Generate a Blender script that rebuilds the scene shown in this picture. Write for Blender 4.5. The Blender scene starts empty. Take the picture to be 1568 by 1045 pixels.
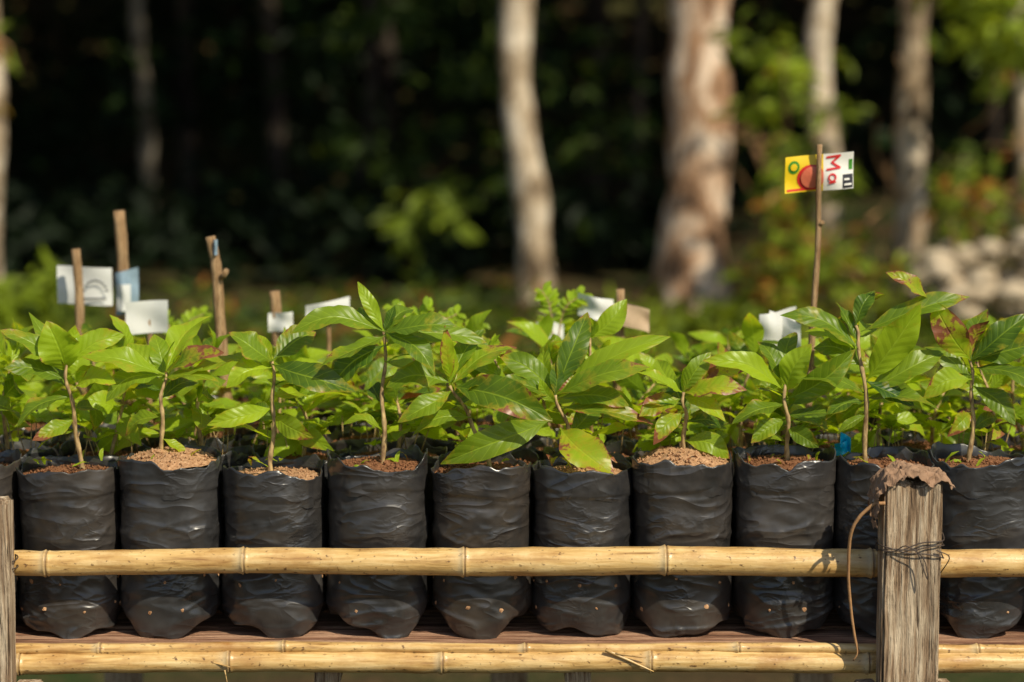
import bpy, bmesh, math
import numpy as np
from mathutils import Vector, Matrix
R = math.radians

# ------------------------------------------------------------------ helpers
def link(o, parent=None):
    bpy.context.scene.collection.objects.link(o)
    if parent is not None:
        o.parent = parent
    return o

def empty(name, loc=(0, 0, 0)):
    e = bpy.data.objects.new(name, None)
    e.empty_display_size = 0.05
    e.location = loc
    link(e)
    return e

def _h(i, j, k, s):
    n = (i * 73856093) ^ (j * 19349663) ^ (k * 83492791) ^ (s * 2654435)
    n = (n ^ (n >> 13)) * 1274126177
    n = n & 0x7fffffff
    n = (n ^ (n >> 15)) * 2246822
    return ((n & 0xffffff) / float(0xffffff))

def vnoise(p, s=1):
    p = np.asarray(p, float)
    i = np.floor(p).astype(np.int64)
    f = p - i
    f = f * f * (3 - 2 * f)
    out = 0
    for a in (0, 1):
        for b in (0, 1):
            for c in (0, 1):
                w = (f[..., 0] if a else 1 - f[..., 0]) * (f[..., 1] if b else 1 - f[..., 1]) * (f[..., 2] if c else 1 - f[..., 2])
                out = out + w * _h(i[..., 0] + a, i[..., 1] + b, i[..., 2] + c, s)
    return out

def fbm(p, s=1, o=3):
    p = np.asarray(p, float); r = 0; a = 0.5
    for q in range(o):
        r = r + a * (vnoise(p * 2 ** q, s + q) - 0.5) * 2; a *= 0.5
    return r

class MB:
    def __init__(self):
        self.v = []; self.f = []; self.uv = []; self.t = []; self.n = 0; self.m = []
    def add(self, V, F, UV=None, T=None, mi=0):
        V = np.asarray(V, float).reshape(-1, 3)
        self.v.append(V)
        off = self.n
        self.f += [tuple(int(a) + off for a in f) for f in F]
        self.m += [mi] * len(F)
        self.uv.append(np.zeros((len(V), 2)) if UV is None else np.asarray(UV).reshape(-1, 2))
        if T is None: T = (0.5, 0, 0.0)
        T = np.asarray(T, float)
        if T.ndim == 1: T = np.tile(T, (len(V), 1))
        self.t.append(T)
        self.n += len(V)
    def obj(self, name, mats, parent=None, smooth=True, loc=None, mesh_only=False):
        V = np.concatenate(self.v); UV = np.concatenate(self.uv); T = np.concatenate(self.t)
        me = bpy.data.meshes.new(name)
        me.from_pydata(V.tolist(), [], self.f)
        uvl = me.uv_layers.new(name="UVMap")
        li = np.zeros(len(me.loops), dtype=np.int32)
        me.loops.foreach_get("vertex_index", li)
        uvl.data.foreach_set("uv", UV[li].astype(np.float32).ravel())
        at = me.attributes.new("tint", 'FLOAT_COLOR', 'POINT')
        at.data.foreach_set("color", np.hstack([T, np.ones((len(T), 1))]).astype(np.float32).ravel())
        if not isinstance(mats, (list, tuple)): mats = [mats]
        for m in mats: me.materials.append(m)
        me.polygons.foreach_set("material_index", np.array(self.m, dtype=np.int32))
        me.polygons.foreach_set("use_smooth", np.full(len(me.polygons), smooth))
        me.update()
        if mesh_only: return me
        o = bpy.data.objects.new(name, me)
        link(o, parent)
        if loc is not None: o.location = loc
        return o

def tube(mb, pts, rad, n=10, cap=True, T=None, mi=0, jitter=0, seed=3):
    pts = np.asarray(pts, float); m = len(pts)
    rad = np.full(m, rad) if np.isscalar(rad) else np.asarray(rad, float)
    tan = np.gradient(pts, axis=0); tan /= np.linalg.norm(tan, axis=1)[:, None] + 1e-12
    up = np.array([0, 0, 1.0]) if abs(tan[0][2]) < 0.9 else np.array([1.0, 0, 0])
    V = []
    s = np.cross(tan[0], up); s /= np.linalg.norm(s)
    for i in range(m):
        s = s - tan[i] * np.dot(s, tan[i]); s /= np.linalg.norm(s)
        b = np.cross(tan[i], s)
        a = np.arange(n) * 2 * math.pi / n
        V.append(pts[i] + rad[i] * (np.cos(a)[:, None] * s + np.sin(a)[:, None] * b))
    V = np.array(V).reshape(-1, 3)
    if jitter:
        V = V + jitter * np.stack([fbm(V / rad.max(), seed + k, 2) for k in range(3)], 1)
    F = []
    for i in range(m - 1):
        for j in range(n):
            F.append((i * n + j, i * n + (j + 1) % n, (i + 1) * n + (j + 1) % n, (i + 1) * n + j))
    if cap:
        F.append(tuple(range(n - 1, -1, -1))); F.append(tuple((m - 1) * n + j for j in range(n)))
    mb.add(V, F, None, T, mi)

def smooth_path(pts, n=16):
    pts = np.asarray(pts, float)
    if len(pts) < 3:
        t = np.linspace(0, 1, n)[:, None]; return pts[0] * (1 - t) + pts[-1] * t
    P = np.vstack([2 * pts[0] - pts[1], pts, 2 * pts[-1] - pts[-2]])
    out = []
    seg = len(pts) - 1
    for u in np.linspace(0, seg - 1e-6, n):
        i = int(u); t = u - i
        a, b, c, d = P[i], P[i + 1], P[i + 2], P[i + 3]
        out.append(0.5 * ((2 * b) + (-a + c) * t + (2 * a - 5 * b + 4 * c - d) * t * t + (-a + 3 * b - 3 * c + d) * t ** 3))
    return np.array(out)

# ------------------------------------------------------------------ node helpers
class NT:
    def __init__(self, name):
        self.mat = bpy.data.materials.new(name); self.mat.use_nodes = True
        self.t = self.mat.node_tree; self.t.nodes.clear()
        self.out = self.t.nodes.new('ShaderNodeOutputMaterial')
    def n(self, ty, ins=None, **kw):
        nd = self.t.nodes.new(ty)
        for k, v in kw.items(): setattr(nd, k, v)
        for k, v in (ins or {}).items():
            sk = nd.inputs[k]
            if isinstance(v, bpy.types.NodeSocket): self.t.links.new(v, sk)
            else: sk.default_value = v
        return nd
    def math(self, op, a, b=0.0, c=0.0, clamp=False):
        return self.n('ShaderNodeMath', {0: a, 1: b, 2: c}, operation=op, use_clamp=clamp).outputs[0]
    def sat(self, x, lo, gain):
        return self.math('MULTIPLY', self.math('SUBTRACT', x, lo), gain, clamp=True)
    def mix(self, f, a, b, mode='MIX'):
        nd = self.n('ShaderNodeMix', {0: f}, data_type='RGBA', blend_type=mode)
        for idx, v in ((6, a), (7, b)):
            if isinstance(v, bpy.types.NodeSocket): self.t.links.new(v, nd.inputs[idx])
            else: nd.inputs[idx].default_value = (*v, 1) if len(v) == 3 else v
        return nd.outputs[2]
    def ramp(self, f, stops):
        nd = self.n('ShaderNodeValToRGB', {0: f}); cr = nd.color_ramp
        while len(cr.elements) < len(stops): cr.elements.new(0.5)
        for e, (p, c) in zip(cr.elements, stops):
            e.position = p; e.color = (*c, 1) if not np.isscalar(c) else (c, c, c, 1)
        return nd.outputs[0]
    def coord(self, scale=(1, 1, 1), kind='Object', rot=(0, 0, 0)):
        tc = self.n('ShaderNodeTexCoord')
        return self.n('ShaderNodeMapping', {0: tc.outputs[kind], 'Scale': scale, 'Rotation': rot}).outputs[0]
    def noise(self, vec, scale, detail=4, rough=0.5, dist=0.0):
        return self.n('ShaderNodeTexNoise', {'Vector': vec, 'Scale': scale, 'Detail': detail, 'Roughness': rough, 'Distortion': dist}).outputs[0]
    def bump(self, h, strength=0.5, dist=0.01):
        return self.n('ShaderNodeBump', {'Height': h, 'Strength': strength, 'Distance': dist}).outputs[0]
    def pbr(self, color, rough=0.6, normal=None, spec=0.5):
        nd = self.n('ShaderNodeBsdfPrincipled')
        for k, v in (('Base Color', color), ('Roughness', rough), ('Specular IOR Level', spec)):
            if isinstance(v, bpy.types.NodeSocket): self.t.links.new(v, nd.inputs[k])
            else: nd.inputs[k].default_value = (*v, 1) if not np.isscalar(v) and len(v) == 3 else v
        if normal is not None: self.t.links.new(normal, nd.inputs['Normal'])
        return nd.outputs[0]
    def fin(self, sh):
        self.t.links.new(sh, self.out.inputs[0]); return self.mat

def leaf_material(name, dark, light, trans_gain=2.2, tmix=0.42, veins=True, rough=0.38, spec=0.5):
    k = NT(name)
    at = k.n('ShaderNodeAttribute', attribute_name='tint')
    sep = k.n('ShaderNodeSeparateColor', {0: at.outputs['Color']})
    yel, dry, rnd = sep.outputs[0], sep.outputs[1], sep.outputs[2]
    col = k.mix(yel, dark, light)
    vec = k.coord()
    normal = None
    if veins:
        uv = k.n('ShaderNodeUVMap'); su = k.n('ShaderNodeSeparateXYZ', {0: uv.outputs[0]})
        au = k.math('MULTIPLY', k.math('ABSOLUTE', k.math('SUBTRACT', su.outputs[0], 0.5)), 2.0)
        mid = k.math('SUBTRACT', 1.0, k.math('MULTIPLY', au, 13.0), clamp=True)
        ph = k.math('SUBTRACT', k.math('MULTIPLY', su.outputs[1], 9.0), k.math('MULTIPLY', k.math('POWER', au, 0.8), 1.5))
        fr = k.math('ABSOLUTE', k.math('SUBTRACT', k.math('FRACT', ph), 0.5))
        side = k.sat(fr, 0.43, 15.0)
        vein = k.math('MAXIMUM', mid, k.math('MULTIPLY', side, 0.5))
        nz = k.noise(vec, 30, 3)
        col = k.mix(k.sat(nz, 0.35, 1.4), col, k.mix(0.35, col, light))
        col = k.mix(k.math('MULTIPLY', vein, 0.5), col, tuple(min(1, c * 1.3 + 0.03) for c in light))
        nd = k.noise(vec, 32, 5, 0.65)
        e = k.math('MULTIPLY', k.math('POWER', au, 3.0), 0.13)
        tipm = k.math('MULTIPLY', k.math('POWER', su.outputs[1], 5.0), 0.15)
        v = k.math('ADD', k.math('ADD', nd, e), k.math('ADD', tipm, k.math('MULTIPLY', dry, 0.28)))
        br = k.sat(v, 0.77, 18.0)
        yl = k.sat(v, 0.63, 6.0)
        col = k.mix(k.math('MULTIPLY', yl, 0.7), col, (0.44, 0.37, 0.03))
        col = k.mix(br, col, k.mix(k.noise(vec, 90, 2), (0.10, 0.03, 0.012), (0.32, 0.12, 0.05)))
        hgt = k.math('SUBTRACT', k.math('MULTIPLY', k.math('SUBTRACT', 0.5, fr), 1.0), k.math('MULTIPLY', mid, 0.8))
        normal = k.bump(k.math('ADD', hgt, k.math('MULTIPLY', nz, 0.6)), 0.42, 0.0024)
        tdry = br
    else:
        col = k.mix(dry, col, (0.34, 0.11, 0.025))
        tdry = dry
    p = k.pbr(col, rough, normal, spec)
    tcol = k.mix(1.0, col, (trans_gain * 1.2, trans_gain, trans_gain * 0.5), 'MULTIPLY')
    tr = k.n('ShaderNodeBsdfTranslucent', {'Color': tcol})
    f = k.math('MULTIPLY', k.math('SUBTRACT', 1.0, k.math('MULTIPLY', tdry, 0.6)), tmix)
    ms = k.n('ShaderNodeMixShader', {0: f, 1: p, 2: tr.outputs[0]})
    return k.fin(ms.outputs[0])

M = {}
M['leaf'] = leaf_material('seedling_leaf', (0.026, 0.085, 0.012), (0.33, 0.47, 0.018), 2.1, 0.44, rough=0.38, spec=0.4)
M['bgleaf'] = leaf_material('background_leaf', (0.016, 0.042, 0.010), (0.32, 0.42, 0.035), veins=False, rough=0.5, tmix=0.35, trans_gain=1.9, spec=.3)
M['darkleaf'] = leaf_material('shade_darkened_leaf', (0.006, 0.012, 0.005), (0.016, 0.036, 0.009), veins=False, rough=0.6, tmix=0.1, trans_gain=1.0, spec=0.15)  # leaf colour darkened to stand in for shade under the trees

def m_stem():
    k = NT('seedling_stem'); v = k.coord((1, 1, 0.4))
    n = k.noise(v, 160, 4)
    c = k.ramp(n, [(0.3, (0.16, 0.09, 0.04)), (0.7, (0.56, 0.40, 0.18))])
    return k.fin(k.pbr(c, 0.7, k.bump(n, 0.6, 0.002)))
M['stem'] = m_stem()

def m_bag():
    k = NT('black_polythene')
    oi = k.n('ShaderNodeObjectInfo')
    tc = k.n('ShaderNodeTexCoord')
    off = k.n('ShaderNodeCombineXYZ', {0: k.math('MULTIPLY', oi.outputs['Random'], 5.0), 1: 0.0, 2: k.math('MULTIPLY', oi.outputs['Random'], 9.0)})
    base = k.n('ShaderNodeVectorMath', {0: tc.outputs['Object'], 1: off.outputs[0]}, operation='ADD').outputs[0]
    def mp(sc, rot=(0, 0, 0)): return k.n('ShaderNodeMapping', {0: base, 'Scale': sc, 'Rotation': rot}).outputs[0]
    def ridge(n, g): return k.math('POWER', k.math('SUBTRACT', 1.0, k.math('ABSOLUTE', k.math('MULTIPLY', k.math('SUBTRACT', n, 0.5), g)), clamp=True), 1.6)
    a = ridge(k.noise(mp((1, 1, 2.4), (0, 0.3, 0)), 12, 1.5, 0.4, 0.6), 5.0)
    b = ridge(k.noise(mp((1, 1, 2.0), (0, -0.6, 0)), 34, 2, 0.45, 0.6), 6.0)
    c2 = ridge(k.noise(mp((1.6, 1.6, 1), (0, 0.5, 0)), 26, 1.5, 0.4, 0.3), 7.0)
    msk = k.sat(k.noise(mp((1, 1, 1)), 12, 2), 0.50, 5.0)
    msk2 = k.sat(k.noise(mp((1.2, 1, 1)), 9, 2), 0.54, 6.0)
    h = k.math('ADD', a, k.math('MULTIPLY', k.math('MULTIPLY', b, 0.5), msk))
    h = k.math('ADD', h, k.math('MULTIPLY', k.math('MULTIPLY', c2, 0.45), msk2))
    h = k.math('ADD', h, k.math('MULTIPLY', k.noise(mp((1, 1, 1)), 16, 2), 2.0))
    dust = k.noise(mp((1, 1, 1)), 9, 6, 0.65)
    dcol = k.mix(oi.outputs['Random'], (0.080, 0.062, 0.046), (0.054, 0.056, 0.060))
    col = k.mix(k.sat(dust, 0.36, 2.6), (0.018, 0.018, 0.019), dcol)
    rough = k.math('ADD', 0.16, k.math('MULTIPLY', dust, 0.34))
    return k.fin(k.pbr(col, rough, k.bump(h, 0.46, 0.0038), 0.7))
M['bag'] = m_bag()

def m_soil(name, c1, c2):
    k = NT(name); v = k.coord()
    n = k.noise(v, 180, 5, 0.7); n2 = k.noise(v, 40, 3)
    c = k.mix(k.sat(n, 0.35, 2.5), c1, c2)
    return k.fin(k.pbr(c, 0.95, k.bump(k.math('ADD', n, n2), 0.9, 0.004), 0.1))
M['soil'] = m_soil('potting_soil', (0.13, 0.055, 0.026), (0.38, 0.18, 0.09))
M['soil_l'] = m_soil('tan_potting_soil', (0.30, 0.15, 0.07), (0.70, 0.44, 0.25))  # paler tan soil for some bags and the drain holes

def m_bamboo():
    k = NT('bamboo_cane')
    st = k.noise(k.coord((0.8, 9, 9)), 14, 5, 0.6, 0.3)
    bl = k.noise(k.coord((1.2, 2, 2)), 7, 5, 0.7)
    sp = k.noise(k.coord((1, 1.5, 1.5)), 120, 3, 0.5)
    c = k.ramp(st, [(0.28, (0.26, 0.13, 0.04)), (0.45, (0.58, 0.37, 0.135)), (0.72, (0.76, 0.57, 0.28))])
    c = k.mix(k.sat(bl, 0.47, 3.6), c, (0.36, 0.18, 0.055))
    c = k.mix(k.sat(sp, 0.62, 9), c, (0.12, 0.06, 0.025))
    at = k.n('ShaderNodeAttribute', attribute_name='tint')
    sep = k.n('ShaderNodeSeparateColor', {0: at.outputs['Color']})
    c = k.mix(sep.outputs[1], c, (0.14, 0.08, 0.04))
    c = k.mix(sep.outputs[2], c, (0.62, 0.50, 0.30))
    return k.fin(k.pbr(c, 0.34, k.bump(k.math('ADD', st, k.math('MULTIPLY', sp, 0.5)), 0.45, 0.002), 0.5))
M['bamboo'] = m_bamboo()

def m_wood(name, a, b, d, vert=True, sc=1.0):
    k = NT(name)
    s = (14, 14, 0.9) if vert else (0.9, 14, 14)
    g = k.noise(k.coord(s), 7 * sc, 6, 0.65, 0.35)
    f = k.noise(k.coord(s), 24 * sc, 4, 0.6, 0.2)
    bl = k.noise(k.coord((2, 2, .7) if vert else (.7, 2, 2)), 9, 5, 0.6)
    c = k.ramp(g, [(0.34, d), (0.45, a), (0.60, b), (0.78, tuple(min(1, x * 1.2) for x in b))])
    c = k.mix(k.sat(bl, 0.45, 3.0), c, tuple(x * 0.55 for x in a))
    c = k.mix(k.sat(k.math('SUBTRACT', 1.0, f), 0.58, 9), c, d)
    return k.fin(k.pbr(c, 0.85, k.bump(k.math('ADD', g, k.math('MULTIPLY', f, 0.6)), 1.0, 0.008), 0.2))
M['post'] = m_wood('weathered_wood', (0.34, 0.23, 0.14), (0.64, 0.52, 0.37), (0.06, 0.038, 0.024))
M['plank'] = m_wood('brown_plank', (0.34, 0.17, 0.10), (0.56, 0.34, 0.22), (0.08, 0.04, 0.025), vert=False)
M['stick'] = m_wood('peeled_stick', (0.48, 0.29, 0.14), (0.66, 0.45, 0.25), (0.22, 0.12, 0.06), sc=3)

def m_flat(name, col, rough=0.6, var=0.25, scale=30, trans=0.0, spec=0.4):
    k = NT(name); v = k.coord(); n = k.noise(v, scale, 4, 0.6)
    c = k.mix(k.math('MULTIPLY', n, var * 2, clamp=True), col, tuple(x * 0.55 for x in col))
    p = k.pbr(c, rough, k.bump(n, 0.3, 0.003), spec)
    if trans:
        t = k.n('ShaderNodeBsdfTranslucent', {'Color': c}); p = k.n('ShaderNodeMixShader', {0: trans, 1: p, 2: t.outputs[0]}).outputs[0]
    return k.fin(p)
M['paper'] = m_flat('white_paper', (0.76, 0.77, 0.74), 0.5, 0.15, trans=0.15)
M['ink'] = m_flat('grey_print', (0.10, 0.11, 0.12), 0.5, 0.2)
M['bluepl'] = m_flat('blue_plastic', (0.30, 0.42, 0.52), 0.25, 0.6, 60)
M['cyan'] = m_flat('cyan_plastic', (0.01, 0.45, 0.80), 0.3, 0.1)
M['tanpaper'] = m_flat('tan_card', (0.55, 0.40, 0.26), 0.7, 0.4)
M['yellow'] = m_flat('yellow_print', (0.80, 0.56, 0.02), 0.3, 0.1)
M['red'] = m_flat('red_print', (0.66, 0.03, 0.03), 0.3, 0.1)
M['pink'] = m_flat('pink_print', (0.80, 0.20, 0.11), 0.3, 0.25, 90)
M['green'] = m_flat('green_print', (0.06, 0.26, 0.03), 0.3, 0.15)
M['black'] = m_flat('black_print', (0.02, 0.02, 0.025), 0.3, 0.1)
M['white'] = m_flat('white_print', (0.78, 0.77, 0.70), 0.3, 0.1)
M['wire'] = m_flat('rusty_wire', (0.07, 0.05, 0.04), 0.5, 0.4, 200)
M['vine'] = m_flat('dry_vine', (0.46, 0.25, 0.11), 0.7, 0.4, 120)
M['burlap'] = m_flat('dry_husk', (0.46, 0.28, 0.17), 0.9, 0.9, 70)
M['rock'] = m_flat('pale_rock', (0.66, 0.54, 0.38), 0.9, 0.6, 6)

def m_bark(name, lo, mid, hi, sc=1.0):
    k = NT(name)
    a = k.noise(k.coord((1, 1, 0.6)), 4.5 * sc, 5, 0.6, 0.5)
    b = k.noise(k.coord((1, 1, 0.4)), 24 * sc, 5, 0.65)
    c = k.ramp(a, [(0.38, lo), (0.49, mid), (0.60, hi)])
    c = k.mix(k.sat(b, 0.52, 3.0), c, tuple(x * 0.4 for x in mid))
    return k.fin(k.pbr(c, 0.9, k.bump(b, 0.8, 0.03), 0.15))
M['bark'] = m_bark('pale_bark', (0.11, 0.075, 0.045), (0.42, 0.32, 0.21), (0.72, 0.62, 0.48), 1.3)
M['barkbig'] = m_bark('mottled_bark', (0.09, 0.045, 0.025), (0.44, 0.26, 0.15), (0.78, 0.64, 0.50), 1.2)
M['barkmid'] = m_bark('shade_dimmed_bark', (0.05, 0.04, 0.025), (0.12, 0.10, 0.07), (0.20, 0.17, 0.13))  # bark colour dimmed to imitate a trunk standing in shade
M['barkdark'] = m_bark('shade_darkened_bark', (0.02, 0.015, 0.012), (0.04, 0.03, 0.025), (0.07, 0.055, 0.04))  # bark colour darkened in place of deep forest shade

def m_ground():
    k = NT('forest_ground'); v = k.coord()
    a = k.noise(v, 0.9, 5, 0.6); b = k.noise(v, 14, 5, 0.7)
    c = k.mix(k.sat(a, 0.4, 4), (0.07, 0.045, 0.022), (0.03, 0.055, 0.014))
    c = k.mix(k.sat(b, 0.5, 3), c, (0.16, 0.095, 0.045))
    return k.fin(k.pbr(c, 0.95, k.bump(b, 0.8, 0.05), 0.1))
M['ground'] = m_ground()
M['backdrop_hill'] = m_flat('shade_darkened_litter', (0.018, 0.016, 0.010), 0.95, 0.5, 3, spec=0.05)  # litter colour darkened so the slope reads as shaded

# ------------------------------------------------------------------ leaves
def leaf(mb, B, T, w, N, arch=0.12, fold=0.25, rip=0.12, tint=(0.5, 0, 0.5), nu=7, nv=13, seed=0):
    B = np.asarray(B, float); T = np.asarray(T, float); a = T - B; L = np.linalg.norm(a); a /= L
    s = np.cross(a, N); s /= np.linalg.norm(s) + 1e-9; n = np.cross(s, a)
    if np.dot(n, N) < 0: n = -n
    u = np.linspace(-1, 1, nu)[None, :]; v = np.linspace(0, 1, nv)[:, None]
    vv = np.clip((v - 0.08) / 0.92, 0, 1)
    h = w / 2 * np.sin(math.pi * vv ** 1.08) ** 0.72 * (1 - 0.30 * vv ** 4) + 0.0013 * (1 - v)
    h = np.maximum(h, 0.0004)
    ph = seed * 1.7
    out = arch * L * np.sin(math.pi * v ** 1.2) * np.ones_like(u) - 0.14 * L * np.clip(v - .5, 0, 1) ** 1.5 * (1 + math.sin(ph))
    out = out + fold * np.abs(u) * h
    out = out + rip * h * u * u * np.sin(v * 13 + ph + u * 1.3) + 0.04 * h * np.sin(v * 50 + ph) * np.abs(u)
    bend = 0.08 * L * math.sin(ph * 2.1) * np.sin(math.pi * v)
    tw = 0.6 * math.sin(ph) * v
    P = B + a * (v * L)[..., None] + s * ((u * h * np.cos(tw)) + bend)[..., None] + n * (out + u * h * np.sin(tw))[..., None]
    UV = np.stack([np.broadcast_to((u + 1) / 2, (nv, nu)), np.broadcast_to(v, (nv, nu))], -1)
    F = [(i * nu + j, i * nu + j + 1, (i + 1) * nu + j + 1, (i + 1) * nu + j) for i in range(nv - 1) for j in range(nu - 1)]
    mb.add(P.reshape(-1, 3), F, UV, tint, 0)

def auto_leaves(mb, path, n, L0, g, res=(5, 9), back=False, tmin=0.4, yel=(0.1, 0.9), dryp=0.15):
    m = len(path)
    az = g.uniform(0, 6.28)
    for i in range(n):
        t = tmin + (1 - tmin) * (i / max(1, n - 1)) ** 0.8
        B = path[min(m - 1, int(t * (m - 1)))]
        az += 2.4 + g.uniform(-0.8, 0.8)
        d = az
        if back: d = g.uniform(-0.4, math.pi + 0.4)
        el = -0.15 + 1.0 * ((t - tmin) / (1 - tmin)) ** 2 + g.uniform(-0.5, 0.5)
        L = L0 * g.uniform(0.5, 1.25) * (0.75 if i > n - 3 else 1)
        dirv = np.array([math.cos(d) * math.cos(el), math.sin(d) * math.cos(el), math.sin(el)])
        N = np.array([0, 0, 1.0]) + 0.7 * np.array([g.normal(), g.normal() - 0.5, 0])
        dr = g.uniform(0.4, 1.0) if g.random() < dryp else g.uniform(0, 0.2)
        leaf(mb, B, B + dirv * L, L * g.uniform(0.34, 0.50), N, g.uniform(0.02, 0.2), g.uniform(0.05, 0.35), 0.18,
             (yel[0] + (yel[1] - yel[0]) * g.beta(.7, .7), dr, g.random()), res[0], res[1], g.integers(0, 1000))

RIM = 1.067
def bench(X, H, y=0.0):         # bench ruler: mm from the left end, mm above the bag rims
    return np.array([X / 1000 - 0.784, y, RIM + H / 1000])

# ------------------------------------------------------------------ bags
BH = 0.262; BR = 0.0775
def bag_mesh(seed, nT=132, nz=100, H=BH, name='bag'):
    g = np.random.default_rng(seed)
    ph = g.uniform(0, 6.28, 8); tipx = g.uniform(-0.6, 0.6); taper = g.uniform(0.03, 0.10); corner = g.uniform(.008, .024)
    th = np.linspace(0, 2 * math.pi, nT, endpoint=False)[None, :]
    t = np.linspace(0, 1, nz)[:, None]
    def surf(th, t):
        th, t = np.broadcast_arrays(th, t)
        c, s = np.cos(th), np.sin(th)
        p = 2.45
        r = BR * (np.abs(c) ** p + np.abs(s) ** p) ** (-1 / p) * 0.985
        r = r * (1 + 0.014 * np.sin(2 * th + ph[0]) + 0.012 * np.sin(3 * th + ph[1] + 3 * t))
        r = r * (1 + 0.030 * np.sin(math.pi * np.clip(t / 0.45, 0, 1)) - 0.025 * t)
        k = np.clip((0.17 - t) / 0.17, 0, 1)
        r = r * (1 - taper * k ** 2.0)
        front = np.maximum(0, -s)
        r = r * (1 - 0.06 * np.exp(-((t - 0.49) / 0.07) ** 2) * front)
        z = H * t
        dth = (th - 1.5 * math.pi - tipx + math.pi) % (2 * math.pi) - math.pi
        tip = np.exp(-(dth / 0.5) ** 2)
        z = z + k * (0.010 + corner * c * c + 0.006 * np.sin(3 * th + ph[3]) + 0.004 * np.sin(7 * th + ph[2])) - k * 0.017 * tip
        q = np.stack([r * c, r * s, z], -1)
        tilt = math.sin(ph[7]) * 9
        w = 1 - np.abs(vnoise(np.stack([q[..., 0] * 12 + q[..., 2] * tilt, q[..., 1] * 12, q[..., 2] * 36 - q[..., 0] * tilt], -1) + seed * 3.1, seed) * 2 - 1)
        w2 = 1 - np.abs(vnoise(np.stack([q[..., 0] * 34 + q[..., 2] * 24, q[..., 1] * 34, q[..., 2] * 70 - q[..., 0] * 24], -1) + seed, seed + 5) * 2 - 1)
        w3 = 1 - np.abs(vnoise(np.stack([q[..., 0] * 48 - q[..., 2] * 30, q[..., 1] * 48, q[..., 2] * 50 + q[..., 0] * 26], -1) + seed, seed + 15) * 2 - 1)
        msk = np.clip((vnoise(q * 17 + seed, seed + 3) - .52) * 4, 0, 1)
        msk3 = np.clip((vnoise(q * 15 + seed, seed + 33) - .56) * 4, 0, 1)
        lo = fbm(q * 13 + seed, seed + 9, 2)
        amp = 0.30 + 0.7 * np.exp(-((t - 0.60) / 0.07) ** 2) + 1.0 * np.exp(-((t - 0.06) / 0.14) ** 2) + .5 * np.exp(-((t - .38) / .06) ** 2)
        amp = amp * (1 - 0.55 * (t > 0.84))
        r = r + amp * (0.0032 * (w ** 5 - 0.2) + 0.0030 * msk * (w2 ** 5 - 0.2) + .0024 * msk3 * (w3 ** 5 - .2)) + 0.0032 * lo
        cuff = 0.835 + 0.014 * np.sin(th * 2 + ph[5]) + 0.006 * np.sin(th * 5 + ph[6])
        e = np.clip((t - cuff) / 0.012, 0, 1)
        r = r + 0.0022 * e
        rimw = np.clip((t - 0.86) / 0.14, 0, 1) ** 2
        ct = np.stack([np.cos(th), np.sin(th), t * 0 + seed], -1)
        r = r + rimw * (0.0024 * np.sin(4 * th + ph[4]) + 0.006 * fbm(ct * 2.4, seed + 20, 3))
        z = z + rimw * (0.005 * np.sin(2 * th + ph[6]) + 0.016 * fbm(ct * 2.9, seed + 30, 3))
        return r * c, r * s, z, r
    x, y, z, r = surf(th, t)
    V = np.stack([x, y, z], -1).reshape(-1, 3)
    F = [(i * nT + j, i * nT + (j + 1) % nT, (i + 1) * nT + (j + 1) % nT, (i + 1) * nT + j) for i in range(nz - 1) for j in range(nT)]
    base = nz * nT
    inner = []
    for q, (dr, dz) in enumerate([(0.0012, 0.0008), (0.0024, -0.001), (0.003, -0.02), (0.003, -0.045)]):
        f = (r[-1] - dr) / r[-1]
        inner.append(np.stack([x[-1] * f, y[-1] * f, z[-1] + dz], -1))
    V = np.vstack([V] + inner)
    for q in range(4):
        for j in range(nT):
            a = base - nT + q * nT
            F.append((a + j, a + (j + 1) % nT, a + nT + (j + 1) % nT, a + nT + j))
    c0 = len(V); V = np.vstack([V, [[0, 0, 0.012]]])
    for j in range(nT): F.append((c0, (j + 1) % nT, j))
    mb = MB(); mb.add(V, F)
    return mb.obj(name, M['bag'], mesh_only=True), surf

def soil_mesh(seed, mat, dome=0.006, H=BH, lvl=-0.016):
    g = np.random.default_rng(seed + 50)
    nr, nT = 16, 56
    V = [[0, 0, H + lvl + dome]]; F = []
    for i in range(1, nr + 1):
        for j in range(nT):
            a = j * 2 * math.pi / nT; rr = 0.0735 * i / nr
            V.append([rr * math.cos(a), rr * math.sin(a), H + lvl + dome * (1 - (i / nr) ** 2)])
    V = np.array(V)
    V[:, 2] += 0.006 * fbm(V * 60 + seed, seed, 3) + 0.003 * fbm(V * 260 + seed, seed + 3, 2)
    for j in range(nT): F.append((0, 1 + j, 1 + (j + 1) % nT))
    for i in range(nr - 1):
        for j in range(nT):
            a = 1 + i * nT; F.append((a + j, a + nT + j, a + nT + (j + 1) % nT, a + (j + 1) % nT))
    mb = MB(); mb.add(V, F)
    octF = [(0, 2, 4), (2, 1, 4), (1, 3, 4), (3, 0, 4), (2, 0, 5), (1, 2, 5), (3, 1, 5), (0, 3, 5)]
    for i in range(260):
        rr = 0.069 * math.sqrt(g.random()); a = g.uniform(0, 6.28); s = g.uniform(0.0009, 0.0034)
        c = np.array([rr * math.cos(a), rr * math.sin(a), H + lvl + dome * (1 - (rr / .0725) ** 2) + 0.0015])
        o = np.array([[1, 0, 0], [-1, 0, 0], [0, 1, 0], [0, -1, 0], [0, 0, 1], [0, 0, -1]]) * s * g.uniform(0.6, 1.2, (6, 1))
        mb.add(c + o, octF)
    return mb.obj('soil', mat, mesh_only=True)

def obj_from(me, name, parent, loc=(0, 0, 0), rotz=0.0):
    o = bpy.data.objects.new(name, me); link(o, parent); o.location = loc; o.rotation_euler = (0, 0, rotz); return o

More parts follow.
